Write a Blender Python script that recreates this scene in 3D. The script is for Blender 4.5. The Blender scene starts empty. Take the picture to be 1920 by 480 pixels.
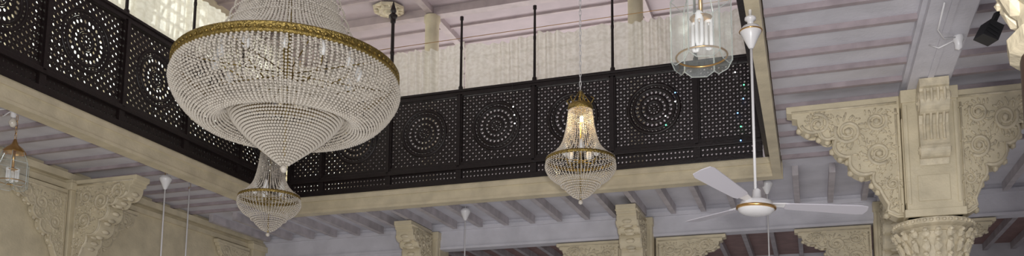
import bpy, math, random
from mathutils import Vector, Matrix
random.seed(7)
pi=math.pi
S=bpy.context.scene
COL=S.collection
# ---------------------------------------------------------------- materials
def mat(name,col,rough=.6,metal=0,spec=.5,noise=0,nscale=6,bump=0,bscale=40,trans=0,emit=None,estr=0,col2=None,alpha=None):
    m=bpy.data.materials.new(name);m.use_nodes=True
    nt=m.node_tree;b=nt.nodes['Principled BSDF']
    b.inputs['Base Color'].default_value=(*col,1);b.inputs['Roughness'].default_value=rough
    b.inputs['Metallic'].default_value=metal;b.inputs['Specular IOR Level'].default_value=spec
    b.inputs['Transmission Weight'].default_value=trans
    tc=nt.nodes.new('ShaderNodeTexCoord')
    if noise:
        n=nt.nodes.new('ShaderNodeTexNoise');n.inputs['Scale'].default_value=nscale;n.inputs['Detail'].default_value=6
        nt.links.new(tc.outputs['Object'],n.inputs['Vector'])
        r=nt.nodes.new('ShaderNodeValToRGB')
        c2=col2 or tuple(c*(1-noise) for c in col)
        r.color_ramp.elements[0].position=.3;r.color_ramp.elements[1].position=.65
        r.color_ramp.elements[0].color=(*c2,1);r.color_ramp.elements[1].color=(*col,1)
        nt.links.new(n.outputs['Fac'],r.inputs['Fac']);nt.links.new(r.outputs['Color'],b.inputs['Base Color'])
    if bump:
        n2=nt.nodes.new('ShaderNodeTexNoise');n2.inputs['Scale'].default_value=bscale
        nt.links.new(tc.outputs['Object'],n2.inputs['Vector'])
        bp=nt.nodes.new('ShaderNodeBump');bp.inputs['Strength'].default_value=bump;bp.inputs['Distance'].default_value=.01
        nt.links.new(n2.outputs['Fac'],bp.inputs['Height']);nt.links.new(bp.outputs['Normal'],b.inputs['Normal'])
    if emit:
        b.inputs['Emission Color'].default_value=(*emit,1);b.inputs['Emission Strength'].default_value=estr
    if alpha is not None:b.inputs['Alpha'].default_value=alpha
    return m
CREAM=mat('cream_paint',(.66,.58,.41),.5,noise=.22,nscale=5,bump=.3)
CREAMD=mat('cream_relief',(.66,.58,.42),.5,noise=.3,nscale=14,bump=.4)
LILAC=mat('lilac_whitewash',(.62,.61,.66),.55,noise=.16,nscale=4,bump=.2)
BATT=mat('beam_paint',(.38,.32,.34),.5,noise=.3,nscale=7)
JOIST=mat('joist_paint',(.52,.48,.50),.5,noise=.3,nscale=7)
MAROON=mat('maroon_joist',(.34,.20,.18),.5,noise=.3,nscale=7)
PINK=mat('pink_paint',(.46,.39,.415),.6,noise=.14,nscale=3)
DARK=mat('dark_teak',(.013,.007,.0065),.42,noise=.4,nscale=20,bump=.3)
GOLD=mat('gilt_brass',(.46,.33,.10),.36,metal=.8,noise=.55,nscale=45,bump=.9,bscale=90)
BRASS=mat('brass',(.62,.38,.15),.28,metal=1)
WHITE=mat('white_enamel',(.70,.69,.70),.3)
BLADE=mat('fan_blade_enamel',(.54,.52,.57),.35)
BROWN=mat('brown_shaft',(.07,.032,.022),.45,noise=.3)
BLACK=mat('black_plastic',(.02,.02,.022),.5)
CRYS=mat('crystal_bead',(.80,.74,.65),.08,spec=1,trans=.25)
BULB=mat('frosted_bulb',(.8,.8,.8),.3,emit=(1,.97,.9),estr=.10)
WARM=mat('lit_bulb',(1,.9,.6),.3,emit=(1,.75,.35),estr=14)
MARB=mat('marble_floor',(.5,.47,.43),.3,noise=.25,nscale=2)
SKYP=mat('window_pane',(.6,.65,.6),.3,emit=(.97,1,.92),estr=2.2)
def curtain_mat():
    m=mat('woven_curtain',(.72,.68,.58),.8)
    nt=m.node_tree;b=nt.nodes['Principled BSDF'];tc=nt.nodes.new('ShaderNodeTexCoord')
    v=nt.nodes.new('ShaderNodeTexNoise');v.inputs['Scale'].default_value=9;v.inputs['Detail'].default_value=3
    mp=nt.nodes.new('ShaderNodeMapping');mp.inputs['Scale'].default_value=(2.2,1,3.0)
    r=nt.nodes.new('ShaderNodeValToRGB');r.color_ramp.elements[0].position=.38;r.color_ramp.elements[1].position=.6
    r.color_ramp.elements[0].color=(.78,.75,.66,1);r.color_ramp.elements[1].color=(.90,.88,.80,1)
    nt.links.new(tc.outputs['Object'],mp.inputs['Vector']);nt.links.new(mp.outputs['Vector'],v.inputs['Vector'])
    nt.links.new(v.outputs['Fac'],r.inputs['Fac'])
    nt.links.new(r.outputs['Color'],b.inputs['Base Color'])
    tr=nt.nodes.new('ShaderNodeBsdfTranslucent');nt.links.new(r.outputs['Color'],tr.inputs['Color'])
    mx=nt.nodes.new('ShaderNodeMixShader');mx.inputs[0].default_value=.45
    nt.links.new(b.outputs[0],mx.inputs[1]);nt.links.new(tr.outputs[0],mx.inputs[2])
    t2=nt.nodes.new('ShaderNodeBsdfTransparent');m2=nt.nodes.new('ShaderNodeMixShader');m2.inputs[0].default_value=.14
    nt.links.new(mx.outputs[0],m2.inputs[1]);nt.links.new(t2.outputs[0],m2.inputs[2])
    nt.links.new(m2.outputs[0],nt.nodes['Material Output'].inputs[0]);return m
CURT=curtain_mat()
def glass_mat(name,t,col):
    m=bpy.data.materials.new(name);m.use_nodes=True;nt=m.node_tree;nt.nodes.clear()
    o=nt.nodes.new('ShaderNodeOutputMaterial');g=nt.nodes.new('ShaderNodeBsdfGlossy');g.inputs['Roughness'].default_value=.06;g.inputs['Color'].default_value=(.9,.95,.93,1)
    d=nt.nodes.new('ShaderNodeBsdfDiffuse');d.inputs['Color'].default_value=(*col,1)
    a=nt.nodes.new('ShaderNodeMixShader');a.inputs[0].default_value=.5
    nt.links.new(g.outputs[0],a.inputs[1]);nt.links.new(d.outputs[0],a.inputs[2])
    tr=nt.nodes.new('ShaderNodeBsdfTransparent');x=nt.nodes.new('ShaderNodeMixShader');x.inputs[0].default_value=t
    nt.links.new(tr.outputs[0],x.inputs[1]);nt.links.new(a.outputs[0],x.inputs[2]);nt.links.new(x.outputs[0],o.inputs[0]);return m
GLASS=glass_mat('clear_pane_glass',.22,(.62,.66,.64))
GEDGE=glass_mat('bevelled_glass_edge',.6,(.60,.66,.62))
# ---------------------------------------------------------------- mesh builder
t_=(1+5**.5)/2
ICV=[Vector(v).normalized() for v in [(-1,t_,0),(1,t_,0),(-1,-t_,0),(1,-t_,0),(0,-1,t_),(0,1,t_),(0,-1,-t_),(0,1,-t_),(t_,0,-1),(t_,0,1),(-t_,0,-1),(-t_,0,1)]]
ICF=[(0,11,5),(0,5,1),(0,1,7),(0,7,10),(0,10,11),(1,5,9),(5,11,4),(11,10,2),(10,7,6),(7,1,8),(3,9,4),(3,4,2),(3,2,6),(3,6,8),(3,8,9),(4,9,5),(2,4,11),(6,2,10),(8,6,7),(9,8,1)]
class MB:
    def __init__(s): s.v=[];s.f=[]
    def box(s,x0,x1,y0,y1,z0,z1):
        n=len(s.v);s.v+=[(x0,y0,z0),(x1,y0,z0),(x1,y1,z0),(x0,y1,z0),(x0,y0,z1),(x1,y0,z1),(x1,y1,z1),(x0,y1,z1)]
        s.f+=[tuple(n+i for i in q) for q in [(0,3,2,1),(4,5,6,7),(0,1,5,4),(1,2,6,5),(2,3,7,6),(3,0,4,7)]]
    def bead(s,c,r,rz=None):
        n=len(s.v);rz=rz or r
        s.v+=[(c[0]+v.x*r,c[1]+v.y*r,c[2]+v.z*rz) for v in ICV];s.f+=[(a+n,b+n,d+n) for a,b,d in ICF]
    def ell(s,c,R,M=None):
        n=len(s.v)
        for v in ICV:
            p=Vector((v.x*R[0],v.y*R[1],v.z*R[2]))
            if M: p=M@p
            s.v.append(tuple(Vector(c)+p))
        s.f+=[(a+n,b+n,d+n) for a,b,d in ICF]
    def lathe(s,prof,seg=24,c=(0,0,0),wob=None):
        n=len(s.v);m=len(prof)
        for (r,z) in prof:
            for k in range(seg):
                a=2*pi*k/seg;rr=r*(wob(a,z) if wob else 1)
                s.v.append((c[0]+rr*math.cos(a),c[1]+rr*math.sin(a),c[2]+z))
        for i in range(m-1):
            for k in range(seg):
                k2=(k+1)%seg;s.f.append((n+i*seg+k,n+i*seg+k2,n+(i+1)*seg+k2,n+(i+1)*seg+k))
    def tube(s,pts,r,seg=6,closed=False):
        pts=[Vector(p) for p in pts];n=len(s.v);m=len(pts);up=None
        for i,p in enumerate(pts):
            t=(pts[(i+1)%m if closed else min(i+1,m-1)]-pts[(i-1)%m if closed else max(i-1,0)])
            if t.length<1e-9:t=Vector((0,0,1))
            t.normalize()
            if up is None or abs(up.dot(t))>.95: up=Vector((0,0,1)) if abs(t.z)<.9 else Vector((1,0,0))
            a=t.cross(up).normalized();b=a.cross(t);up=b
            rr=r[i] if isinstance(r,(list,tuple)) else r
            for k in range(seg):
                q=2*pi*k/seg;s.v.append(tuple(p+a*rr*math.cos(q)+b*rr*math.sin(q)))
        for i in range(m if closed else m-1):
            j=(i+1)%m
            for k in range(seg):
                k2=(k+1)%seg;s.f.append((n+i*seg+k,n+i*seg+k2,n+j*seg+k2,n+j*seg+k))
        if not closed:
            s.f.append(tuple(n+k for k in range(seg))[::-1]);s.f.append(tuple(n+(m-1)*seg+k for k in range(seg)))
    def poly(s,pts,axis,a0,a1):
        n=len(s.v);m=len(pts)
        for a in (a0,a1):
            for p in pts: s.v.append((p[0],a,p[1]) if axis=='y' else (p[0],p[1],a))
        s.f.append(tuple(range(n,n+m)));s.f.append(tuple(range(n+2*m-1,n+m-1,-1)))
        for i in range(m):
            j=(i+1)%m;s.f.append((n+i,n+m+i,n+m+j,n+j))
    def cell(s,fn,u0,u1,v0,v1,h,y0,y1):
        uc,vc=(u0+u1)/2,(v0+v1)/2;du,dv=(u1-u0)/2,(v1-v0)/2
        O=[(1,0),(1,1),(0,1),(-1,1),(-1,0),(-1,-1),(0,-1),(1,-1)]
        n=len(s.v)
        for y in (y0,y1):
            for a,b in O:
                x,z=fn(uc+a*du,vc+b*dv);s.v.append((x,y,z))
            for k,(a,b) in enumerate(O):
                q=h if k%2==0 else h*.62
                x,z=fn(uc+a*du*q,vc+b*dv*q);s.v.append((x,y,z))
        for k in range(8):
            k2=(k+1)%8
            s.f.append((n+k,n+8+k,n+8+k2,n+k2))
            s.f.append((n+16+k,n+16+k2,n+24+k2,n+24+k))
            s.f.append((n+8+k,n+24+k,n+24+k2,n+8+k2))
    def mesh(s,name,m,smooth=False):
        me=bpy.data.meshes.new(name);me.from_pydata([tuple(v) for v in s.v],[],s.f);me.materials.append(m)
        if smooth:
            me.polygons.foreach_set('use_smooth',[True]*len(me.polygons))
        me.update();return me
def obj(name,mb,m,parent=None,loc=(0,0,0),rot=(0,0,0),label=None,cat=None,kind=None,group=None,smooth=False,bevel=0):
    me=mb.mesh(name,m,smooth) if isinstance(mb,MB) else mb
    o=bpy.data.objects.new(name,me);COL.objects.link(o);o.location=loc;o.rotation_euler=rot
    if parent:o.parent=parent
    if label:o['label']=label
    if cat:o['category']=cat
    if kind:o['kind']=kind
    if group:o['group']=group
    if bevel:
        b=o.modifiers.new('bevel','BEVEL');b.width=bevel;b.segments=2;b.limit_method='ANGLE'
    return o
def dup(root,loc,rot=None,scale=None,label=None):
    r=root.copy();COL.objects.link(r);r.location=loc
    if rot is not None:r.rotation_euler=rot
    if scale is not None:r.scale=scale
    if label:r['label']=label
    def rec(a,b):
        for c in a.children:
            d=c.copy();COL.objects.link(d);d.parent=b;d.matrix_parent_inverse=c.matrix_parent_inverse.copy();rec(c,d)
    rec(root,r);return r
def empty(name,loc,label,cat,group=None):
    o=obj(name,None,None,loc=loc,label=label,cat=cat,group=group);o.empty_display_size=.1;return o
# ---------------------------------------------------------------- dimensions
XL,XR,YB=-6.145,-.32,9.216
ZF,ZB,ZT=4.20,4.41,5.54
WX,WY=-7.5,10.7
CEIL=4.32; TOP=7.4
SP=.36
# ---------------------------------------------------------------- room shell
def st(name,mb,m,bevel=0): return obj(name,mb,m,kind='structure',bevel=bevel)
b=MB();b.box(-7.7,4.6,-3,14.2,-.1,0);st('floor',b,MARB)
b=MB();b.box(WX,XL-.1,-1,YB+.1,CEIL,ZB-.005);st('ceiling',b,LILAC)
b=MB();y=-.8
while y<YB+.05:
    b.box(WX,XL-.1,y-.018,y+.018,CEIL-.035,CEIL);y+=.32
st('ceiling.001',b,BATT)
b=MB();b.box(WX,4.6,YB+.1,WY+.15,CEIL,ZB-.005);st('ceiling.002',b,LILAC)
b=MB();b.box(WX,4.6,WY+.15,WY+3.4,CEIL,ZB-.005);st('ceiling.008',b,MAROON)
b=MB()
x=WX+.2
while x<4.5:
    b.box(x-.03,x+.03,YB+.1,WY-.1,CEIL-.1,CEIL);x+=.36
st('ceiling.003',b,JOIST)
b=MB();x=WX+.2
while x<4.5:
    b.box(x-.03,x+.03,WY+.15,WY+3.4,CEIL-.1,CEIL);x+=.36
st('ceiling.009',b,JOIST)
b=MB();b.box(XR+.1,4.6,-1,YB+.1,CEIL,ZB-.005);st('ceiling.004',b,LILAC)
b=MB();y=-.8
while y<YB+.05:
    b.box(XR+.1,.76,y-.02,y+.02,CEIL-.04,CEIL);b.box(1.04,4.4,y-.02,y+.02,CEIL-.04,CEIL);y+=SP
st('ceiling.005',b,BATT)
b=MB();b.box(-7.7,4.6,-1,14.2,TOP,TOP+.1)
y=9.6
b2=MB()
while y<14:
    b2.box(-7.6,4.6,y-.02,y+.02,TOP-.03,TOP);y+=.55
for xx in (-4.86,-2.0,.87):
    b2.box(xx-.05,xx+.05,YB+.5,14.1,TOP-.09,TOP)
b2.box(-7.6,4.6,WY-.07,WY+.07,TOP-.11,TOP)
st('ceiling.006',b,PINK);st('ceiling.007',b2,mat('pink_cream_beam',(.46,.385,.39),.5,noise=.2))
b=MB();b.box(-7.7,WX,-1,14.2,0,4.41);st('wall_left',b,CREAM)
WC=[2.3,4.0,5.7,7.4,9.1,10.8,12.5];hw=.74;z0w,z1w=5.30,6.58
b=MB();prev=-1
for c in WC:
    b.box(-7.7,-7.6,prev,c-hw,ZB,TOP);b.box(-7.7,-7.6,c-hw,c+hw,ZB,z0w);prev=c+hw
    n=12
    for i in range(n):
        a0=pi*i/n;a1=pi*(i+1)/n
        ya,yb_=c-hw*math.cos(a0),c-hw*math.cos(a1)
        za=z1w+hw*min(math.sin(a0),math.sin(a1))
        b.box(-7.7,-7.6,ya,yb_,za,TOP)
b.box(-7.7,-7.6,prev,14.2,ZB,TOP)
st('wall_left_upper',b,CREAM)
for i,c in enumerate(WC):
    b=MB();b.box(-7.72,-7.70,c-hw-.02,c+hw+.02,z0w-.02,z1w+hw)
    w=obj('window_%d'%(i+1),b,SKYP,kind='structure')
    b=MB()
    for k in range(1,8):
        yy=c-hw+2*hw*k/8;b.box(-7.69,-7.65,yy-.014,yy+.014,z0w,z1w+hw*.9)
    for k in range(11):
        zz=z0w+k*.18;b.box(-7.69,-7.65,c-hw,c+hw,zz-.014,zz+.014)
    for rr in (.3,.55):
        b.tube([(-7.66,c+rr*math.cos(pi*k/12),z1w+rr*math.sin(pi*k/12)) for k in range(13)],.018,5)
    obj('window_frame',b,CREAM,parent=w)
b=MB();b.box(-7.7,4.6,14.1,14.2,0,TOP);st('wall_back',b,LILAC)
b=MB();b.box(4.5,4.6,-1,14.2,0,TOP);st('wall_right',b,LILAC)
b=MB();b.box(WX,4.5,WY,WY+.16,3.97,CEIL);b.box(WX,4.5,WY-.03,WY,4.22,4.27);b.box(WX,4.5,WY-.02,WY,3.97,4.0)
st('trim_10',b,LILAC)
b=MB();b.box(WX,-5.05,WY,WY+.12,0,3.97);st('wall_back_inner',b,LILAC)
def fascia(name,kind):
    b=MB()
    if kind=='back':
        b.box(XL,XR+.1,YB,YB+.13,ZF,ZB);b.box(XL-.01,XR+.1,YB-.02,YB,ZF+.14,ZB-.02);b.box(XL,XR,YB-.01,YB,ZF,ZF+.03)
    if kind=='left':
        b.box(XL-.13,XL,-1,YB+.13,ZF,ZB);b.box(XL,XL+.02,-1,YB,ZF+.14,ZB-.02);b.box(XL,XL+.01,-1,YB,ZF,ZF+.03)
    if kind=='right':
        b.box(XR,XR+.09,-1,YB,ZF,ZB)
    st(name,b,CREAM)
fascia('trim_1','back');fascia('trim_2','left');fascia('trim_3','right')
b=MB();b.box(.76,1.04,-1,WY,ZF,CEIL);b.box(.73,.76,-1,WY,4.26,CEIL);b.box(1.04,1.07,-1,WY,4.26,CEIL);b.box(.88,.92,-1,WY,4.19,4.2)
st('trim_4',b,LILAC)
b=MB();b.box(WX,WX+.07,-1,WY,4.2,CEIL-.05);b.box(WX,WX+.04,-1,WY,4.1,4.16)
st('trim_5',b,CREAM)
# ---------------------------------------------------------------- carved bracket
def arc(cx,cz,r,a0,a1,n=8):
    return [(cx+r*math.cos(math.radians(a0+(a1-a0)*i/n)),cz+r*math.sin(math.radians(a0+(a1-a0)*i/n))) for i in range(n+1)]
OUT=[(0,0),(.84,0),(.84,-.05),(.80,-.06),(.80,-.10),(.76,-.11)]
OUT+=arc(.66,-.13,.10,-5,-120,8)+arc(.545,-.24,.06,40,-150,8)[1:]
OUT+=arc(.40,-.36,.10,40,-100,8)+arc(.27,-.50,.12,10,-110,8)
OUT+=arc(.13,-.66,.09,30,-60,6)+[(.15,-.80),(.11,-.88),(.12,-.93),(.05,-.97),(0,-.97)]
def inside(px,pz,P):
    c=False;j=len(P)-1
    for i in range(len(P)):
        if (P[i][1]>pz)!=(P[j][1]>pz) and px<(P[j][0]-P[i][0])*(pz-P[i][1])/(P[j][1]-P[i][1])+P[i][0]: c=not c
        j=i
    return c
def spiral(b,cx,cz,r,turns,a0,y,tr,dirn=1):
    P=[];R=[]
    n=int(18*turns)
    for i in range(n+1):
        t=i/n;a=a0+dirn*2*pi*turns*t;rr=r*(1-.86*t)
        P.append((cx+rr*math.cos(a),y,cz+rr*math.sin(a)));R.append(tr*(1-.5*t))
    b.tube(P,R,6)
    b.bead((cx,y,cz),tr*1.7)
def leafrow(b,cx,cz,r,n,y,L,a0=0,a1=2*pi):
    for i in range(n):
        a=a0+(a1-a0)*i/n;M=Matrix.Rotation(-(a+.5),3,'Y')
        b.ell((cx+r*math.cos(a),y,cz+r*math.sin(a)),(L,.014,L*.38),M)
BODY=MB();TH=.17;BODY.poly(OUT,'y',-TH/2,TH/2)
REL=MB()
for sd in (-1,1):
    y=sd*TH/2
    spiral(REL,.60,-.17,.085,1.8,1.2,y,.017,1);leafrow(REL,.60,-.17,.09,11,y,.028,.3,4)
    spiral(REL,.38,-.25,.10,2.0,.5,y,.019,-1);leafrow(REL,.38,-.25,.115,14,y,.030)
    spiral(REL,.17,-.19,.08,1.8,2.5,y,.017,1);leafrow(REL,.17,-.19,.09,11,y,.028,1,6)
    spiral(REL,.16,-.45,.09,2.0,4,y,.018,1);leafrow(REL,.16,-.45,.105,13,y,.028)
    spiral(REL,.075,-.70,.05,1.6,1,y,.013,-1);leafrow(REL,.075,-.70,.06,9,y,.024)
    leafrow(REL,.06,-.86,.03,6,y,.022)
    rnd=random.Random(3)
    k=0
    while k<95:
        x,z=rnd.uniform(.03,.76),rnd.uniform(-.93,-.09)
        if inside(x*1.06,z-.03,OUT) and inside(x,z,OUT):
            a=rnd.uniform(0,pi);REL.ell((x,y,z),(.026,.013,.009),Matrix.Rotation(a,3,'Y'));k+=1
    REL.tube([(.02,y,-.055),(.4,y,-.058),(.80,y,-.055)],.011,6)
    REL.tube([(.03,y,-.93),(.03,y,-.1)],.010,6)
    E=[(x*.965-.0,y,z*.965-.01) for x,z in OUT[7:]]
    REL.tube(E,.014,6)
for (x,z) in OUT[8::3]:
    REL.ell((x,0,z),(.03,.05,.03))
def make_bracket():
    r=empty('carved_bracket',(.71,7.3,ZF),'cream plaster bracket carved with scrolls on a column','bracket','carved brackets under the gallery')
    obj('bracket_body',BODY,CREAM,parent=r,bevel=.006)
    obj('scroll_relief',REL,CREAMD,parent=r,smooth=True)
    r.rotation_euler=(0,0,pi);return r
br=make_bracket()
WL='cream plaster bracket carved with scrolls on a wall pilaster'
BL='cream carved bracket supporting the back gallery joists'
dup(br,(1.11,7.3,ZF),(0,0,0),(.85,1,1),label='cream plaster bracket with deep scrolls beside the lilac ceiling')
for yy in (7.3,3.7):
    dup(br,(WX+.1,yy,ZF),(0,0,0),(.95,1.2,1),label=WL)
for xx in (-4.86,-2.0,.91):
    dup(br,(xx,WY-.12,4.21),(0,0,-pi/2),(.78,1.4,1),label=BL)
SL='cream carved spandrel bracket under the lilac back beam'
for xx in (-2.0,.91):
    dup(br,(xx-.22,WY+.08,3.96),(0,0,pi),(1.0,.8,.8),label=SL)
dup(br,(-2.0+.22,WY+.08,3.96),(0,0,0),(1.0,.8,.8),label=SL)
dup(br,(.91+.22,WY+.08,3.96),(0,0,0),(1.0,.8,.8),label=SL)
for yy,rz in ((7.3-.17,-pi/2),(7.3+.17,pi/2),(3.9,pi/2),(10.35,-pi/2)):
    dup(br,(WX+.044,yy,4.08),(0,0,rz),(.85,.4,.85),label='flat carved scroll bracket in relief on cream wall')
C=MB();prof=[(0,0),(.22,0),(.22,-.06),(.20,-.07)]+arc(.12,-.15,.095,40,-110,10)+[(.07,-.30),(.085,-.42)]+arc(.045,-.50,.06,40,-120,8)+[(0,-.60)]
C.poly(prof,'y',-.10,.10)
for sd in(-1,1):
    spiral(C,.11,-.15,.08,1.8,0,sd*.10,.013,1);spiral(C,.045,-.49,.04,1.5,0,sd*.10,.010,-1)
for k in range(4):C.tube([(.215,-.066+.044*k,-.08),(.217,-.066+.044*k,-.16),(.12,-.066+.044*k,-.25),(.075,-.066+.044*k,-.32),(.09,-.066+.044*k,-.43)],.012,6)
obj('scroll_corbel',C,CREAMD,loc=(.92,7.09,ZF-.01),rot=(0,0,-pi/2),label='cream scroll corbel under the lilac beam',cat='bracket',bevel=.004)
# ---------------------------------------------------------------- columns
def make_column(loc,label):
    r=empty('column',loc,label,'column','columns of the hall')
    b=MB();b.lathe([(.30,0),(.30,.12),(.25,.16),(.22,.25),(.20,1.5),(.19,2.74)],28);obj('column_shaft',b,BROWN,parent=r,smooth=True)
    b=MB();q=.83
    b.lathe([(rr*q,z) for rr,z in [(.22,2.70),(.26,2.72),(.265,2.76),(.23,2.79),(.24,2.88),(.27,2.98),(.31,3.05),(.31,3.08),(.27,3.09),(.29,3.12),(.335,3.14),(.335,3.18),(.28,3.19),(.2,3.21)]],16)
    for row,(z,rr,n,L) in enumerate([(2.87,.245*q,16,.06),(2.97,.28*q,18,.055),(3.06,.32*q,20,.035)]):
        for k in range(n):
            a=2*pi*(k+.5*(row%2))/n;M=Matrix.Rotation(a,3,'Z')@Matrix.Rotation(.35,3,'Y')
            b.ell((rr*math.cos(a),rr*math.sin(a),z),(.02,.034,L),M)
            b.ell(((rr+.02)*math.cos(a),(rr+.02)*math.sin(a),z+L*.8),(.02,.022,.018),M)
    for k in range(40):
        a=2*pi*k/40;b.bead((.335*q*math.cos(a),.335*q*math.sin(a),3.16),.016)
    obj('capital',b,CREAMD,parent=r)
    b=MB();b.box(-.19,.19,-.19,.19,3.2,ZF);b.box(-.21,.21,-.21,.21,3.2,3.26);b.box(-.20,.20,-.20,.20,4.1,ZF)
    for sx in(-1,1):
        b.box(sx*.19-.006,sx*.19+.006,-.13,.13,3.33,4.0)
        b.box(sx*.17-.012,sx*.17+.012,-.20,-.19,3.3,4.08)
    b.box(-.11,.11,-.200,-.19,3.32,3.52)
    obj('pier_block',b,CREAM,parent=r,bevel=.006)
    return r
co=make_column((.91,7.3,0),'cream carved capital and square pier on a round column')
dup(co,(.85,2.84,0),scale=(1.22,1.22,1),label='brown round column with cream carved capital')
dup(co,(.91,WY+.1,0))
for xx in(-4.86,-2.0):dup(co,(xx,WY+.1,0),label='cream column with carved capital under the back beam')
for i,yy in enumerate((3.7,7.3,WY-.16)):
    b=MB();b.box(WX,WX+.1,yy-.15,yy+.15,0,ZF);b.box(WX,WX+.13,yy-.18,yy+.18,4.08,4.16);b.box(WX,WX+.13,yy-.18,yy+.18,3.1,3.2)
    st('trim_%d'%(6+i),b,CREAM,bevel=.005)
for xx in(-4.86,-2.0,.91):
    b=MB();b.lathe([(.14,0),(.14,.1),(.105,.16),(.098,2.80),(.115,2.82),(.115,2.90)],20)
    obj('gallery_column',b,CREAM,loc=(xx,WY,ZB-.01),label='slim cream round column on the upper gallery',cat='column',group='upper gallery columns',smooth=True)
b=MB();b.lathe([(0,-.09),(.05,-.08),(.07,-.04),(.13,-.05),(.15,-.02),(.21,-.03),(.22,0)],24,wob=lambda a,z:1+.05*math.cos(8*a))
for k in range(12):
    a=2*pi*k/12;b.ell((.17*math.cos(a),.17*math.sin(a),-.03),(.04,.02,.02),Matrix.Rotation(a,3,'Z'))
obj('ceiling_rose',b,CREAMD,loc=(-5.4,10.42,TOP-.03),label='cream moulded plaster rose on pink ceiling',cat='ceiling rose')
# ---------------------------------------------------------------- railings
def panel_meshes(w,h,rose=True,R=.28,op=1.0,th=.010):
    b=MB();n=round(w/.038);m=round(h/.038);du=w/n;dv=h/m
    for i in range(n):
        for j in range(m):
            u0,v0=i*du,j*dv;uc,vc=u0+du/2-w/2,v0+dv/2-h/2
            if rose and math.hypot(uc,vc)<R-.015: continue
            b.cell(lambda u,v:(u,v),u0,u0+du,v0,v0+dv,min(.78,.62*op) if (i+j)%2 else .34*op,-th,th)
    r=MB()
    if rose:
        k_=R/.27
        f=lambda a,q:(w/2+q*k_*math.cos(a),h/2+q*k_*math.sin(a))
        for r0,r1,N,hh in [(.025,.07,10,.5),(.09,.135,16,.56),(.15,.205,24,.56),(.225,.255,36,.42)]:
            for k in range(N):
                r.cell(f,2*pi*k/N,2*pi*(k+1)/N,r0,r1,min(.85,hh*op*1.05),-th,th)
        for rr,tr in [(.025,.020),(.08,.012),(.142,.014),(.215,.015),(.268,.020)]:
            if op>1: tr*=.7
            r.tube([(w/2+rr*k_*math.cos(2*pi*k/32),-.004,h/2+rr*k_*math.sin(2*pi*k/32)) for k in range(32)],tr,6,closed=True)
    return b,r
def band_mesh(w,h):
    b=MB();n=round(w/.045);du=w/n
    for i in range(n):
        b.cell(lambda u,v:(u,v),i*du,(i+1)*du,0,h/2,.45,-.01,.01);b.cell(lambda u,v:(u,v),i*du,(i+1)*du,h/2,h,.45,-.01,.01)
    return b
LAT_CACHE={}
def railing(loc,rot,length,edges,label,op=1.0,th=.010):
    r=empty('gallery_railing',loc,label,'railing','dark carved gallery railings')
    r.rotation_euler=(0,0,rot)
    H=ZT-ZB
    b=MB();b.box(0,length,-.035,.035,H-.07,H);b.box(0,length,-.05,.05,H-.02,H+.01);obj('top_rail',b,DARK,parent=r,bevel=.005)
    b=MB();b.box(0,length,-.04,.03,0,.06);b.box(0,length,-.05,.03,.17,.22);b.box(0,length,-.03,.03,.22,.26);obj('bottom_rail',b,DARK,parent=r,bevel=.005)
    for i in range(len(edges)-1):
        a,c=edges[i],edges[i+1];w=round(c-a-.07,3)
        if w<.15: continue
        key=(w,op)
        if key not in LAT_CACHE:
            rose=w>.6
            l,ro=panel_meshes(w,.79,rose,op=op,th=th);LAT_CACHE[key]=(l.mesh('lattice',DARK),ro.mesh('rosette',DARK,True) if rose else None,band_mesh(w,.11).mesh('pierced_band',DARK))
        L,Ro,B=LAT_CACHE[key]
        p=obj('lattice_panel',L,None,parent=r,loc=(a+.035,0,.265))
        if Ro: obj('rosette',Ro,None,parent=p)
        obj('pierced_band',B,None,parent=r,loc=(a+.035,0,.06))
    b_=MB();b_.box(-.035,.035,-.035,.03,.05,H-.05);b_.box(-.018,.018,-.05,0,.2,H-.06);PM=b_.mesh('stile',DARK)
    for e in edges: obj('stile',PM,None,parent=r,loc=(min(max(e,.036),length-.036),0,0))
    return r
w=.9115
x0=XL+.03;x1=XR-.09
ed=[0]+[(-1.08-w*k)-x0 for k in range(5,-1,-1)]+[x1-x0]
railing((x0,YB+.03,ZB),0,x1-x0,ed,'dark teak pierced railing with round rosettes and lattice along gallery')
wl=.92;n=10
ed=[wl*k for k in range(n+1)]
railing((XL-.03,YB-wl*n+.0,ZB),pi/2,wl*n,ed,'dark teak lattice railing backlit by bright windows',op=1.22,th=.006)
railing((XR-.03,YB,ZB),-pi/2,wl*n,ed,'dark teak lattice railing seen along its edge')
def pole(loc,h,fin,lab):
    s=1.5 if fin else 1
    b=MB();b.lathe([(.028*s,0),(.028*s,.04),(.017*s,.06),(.015*s,h*.55),(.018*s,h*.56),(.018*s,h*.59),(.015*s,h*.60),(.014*s,h-.05),(.022*s,h-.04),(.022*s,h)]+([(.05,h+.02),(.055,h+.05),(.025,h+.08),(.04,h+.11),(.022,h+.17),(.004,h+.24)] if fin else [(.001,h+.005)]),10)
    return obj('curtain_pole',b,DARK,loc=loc,label=lab,cat='pole',group='dark curtain poles on the railing',smooth=False)
px=[(-1.08-w*k) for k in range(5)]
for i,x in enumerate(px):
    pole((x,YB+.03,ZT+.01),.92 if i<4 else 1.02,i==4,'dark turned curtain pole on railing'+(' with pointed finial' if i==4 else ''))
pole((-5.64,YB+.03,ZT+.01),.92,False,'dark turned curtain pole on railing')
for k in range(1,7):
    pole((XL-.03,YB-wl*k if k!=2 else YB-wl*2+.05,ZT+.01),1.0,False,'dark turned curtain pole on railing')
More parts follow.
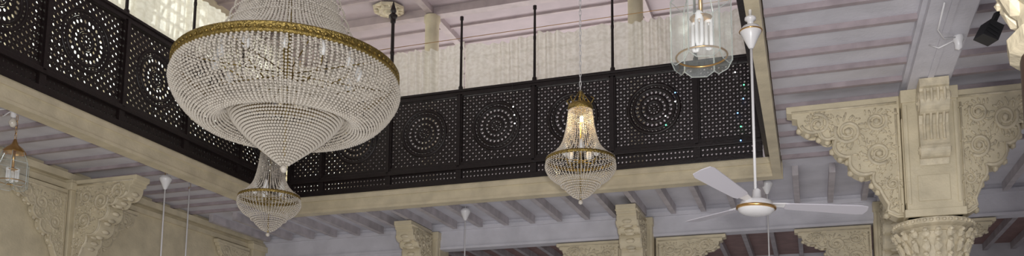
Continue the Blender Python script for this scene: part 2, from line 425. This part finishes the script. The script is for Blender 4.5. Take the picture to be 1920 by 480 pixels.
def curtain(L,h,seed,sag=.045):
    rnd=random.Random(seed);b=MB();nx=int(L/.009);nz=14
    ph=[rnd.uniform(0,6) for _ in range(5)];fr=rnd.uniform(48,62)
    for j in range(nz+1):
        v=j/nz
        for i in range(nx+1):
            u=i/nx;x=u*L
            amp=(.012+.012*v)*(1+.6*math.sin(3.3*x/L*2+ph[4]))
            y=amp*math.sin(fr*x+ph[0]+2.0*math.sin(4*x+ph[1])+.5*v)+.020*math.sin(11*x+ph[2]+1.0*v)
            z=h*v-(sag*4*u*(1-u))*v*.8+.008*math.sin(fr*x*.5+ph[3])*v
            b.v.append((x,y,z))
    for j in range(nz):
        for i in range(nx):
            a=j*(nx+1)+i;b.f.append((a,a+1,a+nx+2,a+nx+1))
    return b
xs=[XL+.02,-5.64]+px[::-1]+[XR-.05]
for i in range(len(xs)-1):
    L=xs[i+1]-xs[i]
    obj('curtain',curtain(L,.70+random.uniform(-.02,.02),i),CURT,loc=(xs[i],YB+.14,ZT-.05),label='cream woven cotton curtain gathered behind the railing',cat='curtain',group='cream gallery curtains',smooth=True)
ys=[YB-wl*k for k in range(0,8)]
for i in range(7):
    L=ys[i]-ys[i+1]
    obj('curtain',curtain(L,.88+random.uniform(-.02,.03),20+i),CURT,loc=(XL-.15,ys[i+1],ZT-.05),rot=(0,0,pi/2),label='sheer cream curtain glowing with window light',cat='curtain',group='cream gallery curtains',smooth=True)
b=MB();b.tube([(XL,YB+.07,6.22),(XR,YB+.07,6.22)],.004,5);obj('curtain_wire',b,BRASS,loc=(0,0,0),label='thin wire carrying the cream curtains',cat='wire')
LC=[mat('blue_glow',(.1,.3,1),emit=(.15,.4,1),estr=6),mat('green_glow',(.1,1,.3),emit=(.1,1,.4),estr=5),mat('white_glow',(1,1,1),emit=(1,1,1),estr=6)]
def lights(x,zs,seed):  # small coloured emissive dots along a thin black strand
    rnd=random.Random(seed)
    r=empty('glow_dots',(x,YB-.04,0),'small glowing coloured dots on a thin strand against dark railing','string lights')
    P=[(0,0,ZT)]+[(rnd.uniform(-.06,.06),0,z) for z in zs]
    b=MB();b.tube(P,.003,4);obj('wire',b,BLACK,parent=r)
    for i,p in enumerate(P[1:]):
        b=MB();b.bead(p,.008);obj('glow_dot',b,LC[rnd.randrange(3)],parent=r)
lights(-.62,[5.35,5.2,5.05,4.9,4.75,4.6],1);lights(-1.35,[5.2,5.1,4.95,4.85],2);lights(-3.15,[5.25,5.15,5.05],5)
# ---------------------------------------------------------------- chandeliers
def chain_mesh(h):
    b=MB();n=int(h/.05)
    for i in range(n):
        z=(i+.5)*h/n;ax=i%2
        P=[]
        for k in range(8):
            a=2*pi*k/8;q=.010*math.cos(a);P.append((q if ax else 0,0 if ax else q,z+.034*math.sin(a)))
        b.tube(P,.003,4,closed=True)
    return b
def lerp(P,t):
    d=[0]
    for i in range(len(P)-1): d.append(d[-1]+math.dist(P[i],P[i+1]))
    s=t*d[-1]
    for i in range(len(P)-1):
        if s<=d[i+1]+1e-9:
            q=(s-d[i])/(d[i+1]-d[i]);return P[i][0]+(P[i+1][0]-P[i][0])*q,P[i][1]+(P[i+1][1]-P[i][1])*q
    return P[-1]
def smoothp(P,it=3):
    for _ in range(it):
        Q=[P[0]]
        for i in range(len(P)-1):
            a,b=P[i],P[i+1]
            Q.append((a[0]*.75+b[0]*.25,a[1]*.75+b[1]*.25));Q.append((a[0]*.25+b[0]*.75,a[1]*.25+b[1]*.75))
        Q.append(P[-1]);P=Q
    return P
def strands(b,prof,N,step,r,ph=0,mod=None):
    prof=smoothp(prof);L=sum(math.dist(prof[i],prof[i+1]) for i in range(len(prof)-1));n=int(L/step)
    pts=[lerp(prof,i/n) for i in range(n+1)]
    for k in range(N):
        a=2*pi*(k+ph)/N
        for i,(rr,z) in enumerate(pts):
            if mod: rr,z=mod(a,i/n,rr,z)
            b.bead((rr*math.cos(a),rr*math.sin(a),z),r*random.uniform(.8,1.15))
def rings(b,prof,nr,step,r):
    for i in range(nr):
        rr,z=lerp(prof,i/(nr-1));n=max(5,int(2*pi*rr/step))
        for k in range(n):
            a=2*pi*(k+.5*(i%2))/n;b.bead((rr*math.cos(a),rr*math.sin(a),z),r)
big=empty('chandelier',(-3.63,5.42,4.17),'huge crystal bead chandelier with gilt ring hanging in atrium','chandelier')
b=MB();R=.82
b.lathe([(R-.02,.0),(R,.0),(R+.007,.010),(R,.020),(R,.052),(R+.007,.062),(R,.072),(R-.02,.072),(R-.02,.0)],72)
for k in range(100):
    a=2*pi*k/100;b.ell(((R+.003)*math.cos(a),(R+.003)*math.sin(a),.036),(.006,.017,.013),Matrix.Rotation(a,3,'Z'))
obj('gilt_ring',b,GOLD,parent=big,smooth=True)
b=MB();strands(b,[(R-.01,-.005),(R+.02,-.09),(R-.03,-.21),(.67,-.34),(.54,-.39),(.45,-.32),(.43,-.20)],138,.021,.0100)
strands(b,[(R-.03,0),(.74,-.14),(.61,-.24),(.48,-.24),(.43,-.18)],100,.023,.0094,ph=.5)
obj('garland_strands',b,CRYS,parent=big,kind='stuff',label='sagging crystal bead garlands')
b=MB();rings(b,smoothp([(.44,-.19),(.415,-.30),(.32,-.42),(.20,-.52),(.10,-.60),(.04,-.65)]),27,.0215,.0112)
obj('bead_cone',b,CRYS,parent=big,kind='stuff',label='stepped cone of crystal beads')
b=MB();b.lathe([(.42,-.2),(.43,-.2),(.43,-.18),(.42,-.18)],48);obj('inner_ring',b,GOLD,parent=big)
b=MB();strands(b,[(R-.01,.07),(.62,.13),(.43,.32),(.33,.60),(.29,.85),(.28,.95)],120,.0225,.0095)
strands(b,[(.62,.04),(.50,.14),(.36,.34),(.28,.60),(.26,.85)],60,.026,.009)
rings(b,[(.50,.25),(.30,.80)],7,.026,.009)
obj('tent_strands',b,CRYS,parent=big,kind='stuff',label='flaring crystal bead strands')
b=MB();b.lathe([(.27,.92),(.30,.92),(.31,.96),(.30,1.03),(.26,1.04)],40);obj('crown_band',b,GOLD,parent=big,smooth=True)
b=MB();b.lathe([(.001,-.60),(.015,-.58),(.012,-.3),(.03,-.1),(.05,0),(.03,.1),(.02,.6),(.03,1.0),(.001,1.1)],14)
for k in range(12):
    a=2*pi*k/12;b.tube([(.03*math.cos(a),.03*math.sin(a),-.02),(.3*math.cos(a),.3*math.sin(a),-.10),(.5*math.cos(a),.5*math.sin(a),-.04),(.52*math.cos(a),.52*math.sin(a),.02)],.006,6)
for k in range(8):
    a=2*pi*k/8;b.tube([(0,0,.04),((R-.02)*math.cos(a),(R-.02)*math.sin(a),.04)],.005,5)
obj('brass_frame',b,GOLD,parent=big,smooth=True)
b_=MB();b_.lathe([(.004,0),(.022,.01),(.03,.05),(.024,.09),(.012,.12),(.001,.14)],10);BM=b_.mesh('candle_bulb',BULB,True)
for k in range(12):
    a=2*pi*k/12;obj('candle_bulb',BM,None,parent=big,loc=(.52*math.cos(a),.52*math.sin(a),.02))
b=MB();b.ell((0,0,-.69),(.03,.03,.035));obj('crystal_ball',b,CRYS,parent=big,smooth=True)
b=chain_mesh(TOP-4.17-1.05);obj('hanging_chain',b,BRASS,parent=big,loc=(0,0,1.05))
def small(loc,lab):
    r=empty('chandelier',loc,lab,'chandelier','small crystal chandeliers');R=.32
    b=MB();b.lathe([(R-.012,-.0),(R,.0),(R+.006,.012),(R,.03),(R-.012,.03),(R-.012,0)],48)
    for k in range(48):
        a=2*pi*k/48;b.ell((R*math.cos(a),R*math.sin(a),.015),(.006,.013,.01),Matrix.Rotation(a,3,'Z'))
    obj('gilt_ring',b,GOLD,parent=r,smooth=True)
    b=MB();b.lathe([(.10,.49),(.115,.49),(.12,.51),(.11,.55),(.09,.56)],24)
    for k in range(6):
        a=2*pi*k/6;b.tube([(.1*math.cos(a),.1*math.sin(a),.55),(.13*math.cos(a),.13*math.sin(a),.60),(.10*math.cos(a),.10*math.sin(a),.62)],.006,5)
        b.tube([(.1*math.cos(a),.1*math.sin(a),.55),(0,0,.70)],.004,4)
    obj('crown_band',b,GOLD,parent=r,smooth=True)
    b=MB();strands(b,[(.11,.49),(.13,.32),(.17,.16),(.25,.07),(R-.005,.03)],46,.017,.0076)
    obj('tent_strands',b,CRYS,parent=r,kind='stuff',label='flaring crystal bead strands')
    b=MB();strands(b,[(R,-.005),(R+.012,-.07),(.27,-.16),(.20,-.20)],58,.017,.0076)
    rings(b,[(.20,-.19),(.18,-.23)],3,.018,.0080);rings(b,[(.155,-.22),(.135,-.27),(.07,-.33),(.03,-.35)],9,.018,.0082)
    obj('bead_bowl',b,CRYS,parent=r,kind='stuff',label='tiered bowl of crystal beads')
    b=MB();b.ell((0,0,-.385),(.024,.024,.026));obj('crystal_ball',b,CRYS,parent=r,smooth=True)
    b=MB();b.tube([(0,0,-.36),(0,0,.68)],.008,8)
    for k in range(5):
        a=2*pi*k/5;b.tube([(0,0,0),(.12*math.cos(a),.12*math.sin(a),-.03),(.15*math.cos(a),.15*math.sin(a),.04)],.006,5)
        b.tube([(0,0,.01),(R*math.cos(a),R*math.sin(a),.01)],.004,4)
    obj('brass_frame',b,GOLD,parent=r)
    for k in range(5):
        a=2*pi*k/5;obj('candle_bulb',BM,None,parent=r,loc=(.15*math.cos(a),.15*math.sin(a),.04))
    h=TOP-loc[2]-.68
    obj('hanging_chain',chain_mesh(h),WHITE,parent=r,loc=(0,0,.68));return r
s1=small((-1.97,7.71,4.06),'small crystal bead chandelier with one lit bulb in its crown')
b=MB();b.ell((0,0,0),(.022,.022,.035));obj('lit_bulb',b,WARM,parent=s1,loc=(.02,-.03,.40),smooth=True)
small((-5.376,7.79,3.99),'small crystal bead chandelier with gilt ring')
# ---------------------------------------------------------------- glass lantern
def lantern(loc,R,H,top,lab,n=6):
    r=empty('glass_lantern',loc,lab,'lantern')
    b=MB();e=MB()
    for k in range(n):
        a0=2*pi*(k+.2)/n;a1=2*pi*(k+1.2)/n
        p0=Vector((R*math.cos(a0),R*math.sin(a0),0));p1=Vector((R*math.cos(a1),R*math.sin(a1),0));q=len(b.v)
        up=Vector((0,0,1))
        i0,i1=p0*.68,p1*.68
        b.v+=[tuple(p0+up*.03),tuple((p0*.75+p1*.25)),tuple((p0*.25+p1*.75)),tuple(p1+up*.03),tuple(p1+up*H),tuple(p0+up*H),tuple(i0+up*(H+.1)),tuple(i1+up*(H+.1))]
        b.f+=[(q,q+1,q+2,q+3,q+4,q+5),(q+5,q+4,q+7,q+6)]
        e.tube([tuple(p0+up*.03),tuple(p0+up*H),tuple(i0+up*(H+.1))],.004,4)
        e.tube([tuple(p0+up*.03),tuple(p0*.75+p1*.25),tuple(p0*.25+p1*.75),tuple(p1+up*.03)],.003,4)
        e.tube([tuple(p0+up*H),tuple(p1+up*H)],.003,4)
    obj('glass_panes',b,GLASS,parent=r);obj('bevelled_edges',e,GEDGE,parent=r)
    b=MB();b.tube([(R*.84*math.cos(2*pi*k/32),R*.84*math.sin(2*pi*k/32),.055) for k in range(32)],.005,6,closed=True)
    obj('brass_ring',b,BRASS,parent=r,smooth=True)
    b=MB()
    b.lathe([(R*.70,H+.095),(R*.70,H+.105),(R*.5,H+.14),(.03,H+.17),(.010,H+.22)],16);b.tube([(0,0,H+.22),(0,0,H*.72)],.012,8)
    b.lathe([(.008,H*.70),(.05,H*.70),(.06,H*.74),(.01,H*.8)],12)
    obj('brass_frame',b,BRASS,parent=r,smooth=True)
    for k in range(3):
        a=2*pi*k/3+.4;b=MB();cx,cy=.040*math.cos(a),.040*math.sin(a)
        for d in(-1,1):
            b.tube([(cx+d*.013,cy,H*.70),(cx+d*.013,cy,H*.34),(cx+d*.007,cy,H*.28),(cx,cy,H*.28)],.010,7)
        b.lathe([(.02,H*.66),(.022,H*.76),(.012,H*.8)],10,c=(cx,cy,0))
        obj('fluorescent_bulb',b,BULB,parent=r,smooth=True)
    h=top-loc[2]-H-.22
    obj('hanging_chain',chain_mesh(h),BRASS,parent=r,loc=(0,0,H+.22));return r
lantern((-.487,4.44,3.465),.155,.36,TOP,'six-sided clear glass lantern holding three fluorescent bulbs')
lantern((-6.60,5.72,3.66),.135,.22,CEIL,'small brass and glass lantern hanging under gallery ceiling',6)
# ---------------------------------------------------------------- ceiling fan
def canopy(b,z,s=1):
    b.lathe([(.010*s,z+.10*s),(.05*s,z+.085*s),(.066*s,z+.06*s),(.066*s,z+.05*s),(.045*s,z+.01*s),(.018*s,z-.05*s),(.010*s,z-.06*s)],20)
fan=empty('ceiling_fan',(-.29,5.40,2.925),'white three-blade ceiling fan on long rod with brass trim','fan')
b=MB();b.tube([(0,0,.06),(0,0,1.04)],.0085,10);obj('down_rod',b,WHITE,parent=fan,smooth=True)
b=MB();canopy(b,1.08,1);obj('rod_canopy',b,WHITE,parent=fan,smooth=True)
b=MB();b.tube([(.067*math.cos(2*pi*k/24),.067*math.sin(2*pi*k/24),1.135) for k in range(24)],.005,6,closed=True);obj('brass_trim',b,BRASS,parent=fan,smooth=True)
b=MB();b.lathe([(.012,1.15),(.02,1.2),(.035,1.21),(.035,1.225),(.010,1.23),(.010,ZF-2.925+.01)],12);obj('hook_clamp',b,WHITE,parent=fan,smooth=True)
fh=empty('fan_head',(0,0,0),None,None)
fh.parent=fan;fh.rotation_euler=(0,math.radians(4),0)
b=MB();b.lathe([(.001,-.035),(.05,-.033),(.085,-.024),(.105,-.008),(.108,.0)],36);obj('motor_cover',b,WHITE,parent=fh,smooth=True)
b=MB();b.lathe([(.108,0),(.118,.004),(.118,.016),(.105,.02)],36);obj('brass_band',b,BRASS,parent=fh,smooth=True)
b=MB();b.lathe([(.105,.02),(.09,.05),(.05,.065),(.03,.07),(.024,.12),(.009,.13)],36);obj('motor_housing',b,WHITE,parent=fh,smooth=True)
bl=MB();out=[(.17,-.035),(.2,-.045),(.40,-.058),(.60,-.068),(.64,-.055),(.65,0),(.64,.055),(.60,.065),(.40,.055),(.2,.045),(.17,.035)]
bl.poly(out,'z',-.0025,.0025);BLM=bl.mesh('fan_blade',BLADE)
ir=MB();ir.poly([(.09,-.02),(.17,-.03),(.22,-.026),(.22,.026),(.17,.03),(.09,.02)],'z',.003,.009);IRM=ir.mesh('blade_iron',WHITE)
for a,t in((14,-9),(134,-10),(246,16)):
    q=obj('fan_blade',BLM,None,parent=fh,loc=(0,0,.03),rot=(math.radians(t),0 if a<200 else -.08,math.radians(a)))
    obj('blade_iron',IRM,None,parent=q)
def hrod(x,y,can,L,lab):
    r=empty('hanging_rod',(x,y,CEIL),lab,'fan rod')
    b=MB();b.tube([(0,0,0),(0,0,-L)],.008,8);obj('down_rod',b,WHITE,parent=r,smooth=True)
    if can:
        b=MB();canopy(b,-can,1.0);obj('rod_canopy',b,WHITE,parent=r,smooth=True)
    b=MB();b.tube([(0,.012,0),(0,.012,-.05),(0,-.012,-.07),(0,0,-.03)],.005,6);obj('hook',b,BRASS,parent=r)
    return r
hrod(-6.45,7.46,.17,1.9,'white fan rod and cup canopy under lilac ceiling')
hrod(-6.58,8.0,0,1.9,'thin white fan rod under lilac ceiling')
hrod(-3.99,9.89,.12,1.9,'white fan rod and cup canopy among joists')
hrod(-.40,9.7,.12,1.9,'thin brass and white rod under joists')
b=MB();b.poly([(-.05,-.07),(.06,-.05),(.055,.07),(-.045,.055)],'y',-.05,.05)
for k in range(3):b.box(-.04,.04,-.056,-.05,-.035+k*.025,-.027+k*.025)
r=obj('wall_speaker',b,BLACK,loc=(1.15,6.10,4.16),rot=(0,.5,.5),label='small black speaker fixed beside the beam',cat='speaker',bevel=.006)
b=MB();b.box(-.012,.012,-.02,.02,.05,.16);obj('speaker_bracket',b,BLACK,parent=r)
def holder(loc,lab):
    r=empty('lamp_holder',loc,lab,'lamp holder')
    b=MB();b.lathe([(.03,.012),(.035,-.03),(.025,-.05),(.022,-.09),(.001,-.1)],14);obj('holder_cup',b,WHITE,parent=r,smooth=True)
    b=MB();b.tube([(0,0,-.01),(-.1,-.1,-.05),(-.16,-.3,-.07),(-.15,-.55,-.01)],.006,6);b.tube([(0,0,-.02),(-.12,0,-.07),(-.17,.05,-.02)],.005,6);obj('looped_wire',b,WHITE,parent=r,smooth=True)
    return r
holder((.99,6.2,ZF+.005),'white lamp holder with looped wire on beam')
h2=holder((-6.45,5.55,CEIL),'white lamp holder with wire beside small lantern')
b=MB();b.ell((0,0,-.14),(.035,.035,.05));obj('clear_bulb',b,CRYS,parent=h2,smooth=True)
# ---------------------------------------------------------------- lights
def area(name,loc,tgt,size,power,col=(1,1,1),sy=None):
    l=bpy.data.lights.new(name,'AREA');l.energy=power;l.color=col;l.size=size
    if sy:l.shape='RECTANGLE';l.size_y=sy
    o=bpy.data.objects.new(name,l);COL.objects.link(o);o.location=loc
    o.rotation_euler=(Vector(tgt)-Vector(loc)).to_track_quat('-Z','Y').to_euler();return o
area('camera_flash',(.15,-.1,1.75),(-3,8,4.4),.25,210,(1,.98,.95))
area('ambient_fill',(-3,-2.2,2.0),(-3.5,8,4.2),5,125,(.95,.96,1),3)  # broad fill added behind the camera for the hall's ambient level
area('floor_bounce_fill',(-1.5,8,.3),(-1.5,8.01,4),9,80,(1,.98,1),7)  # added upward fill standing in for floor bounce, brightens the gallery ceilings
area('upper_ceiling_fill',(-3,11.9,4.8),(-3,12,7.4),5.5,45,(1,.97,.97),1.4)  # hidden uplight added to brighten the pink ceiling seen through the lattice
area('curtain_backlight',(-3,13.9,5.5),(-3,9,5.9),7,110,(1,.99,.95),1)  # added backlight for the curtains; the back wall has no windows
area('window_daylight',(-7.4,7.5,6.3),(-5,7.5,5.8),4,25,(1,1,.92),1.2)
pl=bpy.data.lights.new('crown_lamp','POINT');pl.energy=2.2;pl.color=(1,.72,.35);pl.shadow_soft_size=.03
po=bpy.data.objects.new('crown_lamp',pl);COL.objects.link(po);po.location=(-1.95,7.66,4.38)
W=bpy.data.worlds.new('World');S.world=W;W.use_nodes=True
bg=W.node_tree.nodes['Background'];bg.inputs[0].default_value=(.78,.8,.9,1);bg.inputs[1].default_value=.42
# ---------------------------------------------------------------- camera
f,py,ya,pt,ro=1658.13,574.76,.3286,.1378,.0084
F=Vector((-math.sin(ya)*math.cos(pt),math.cos(ya)*math.cos(pt),math.sin(pt)))
r0=Vector((math.cos(ya),math.sin(ya),0));u0=r0.cross(F)
Rr=r0*math.cos(ro)+u0*math.sin(ro);U=-r0*math.sin(ro)+u0*math.cos(ro)
M=Matrix((Rr,U,-F)).transposed().to_4x4();M.translation=Vector((0,0,1.6))
cd=bpy.data.cameras.new('Camera');cam=bpy.data.objects.new('Camera',cd);COL.objects.link(cam);cam.matrix_world=M
cd.sensor_width=36;cd.sensor_fit='HORIZONTAL';cd.lens=f/1920*36;cd.shift_y=(py-240)/1920;cd.clip_start=.05
S.camera=cam
S.view_settings.view_transform='Standard'
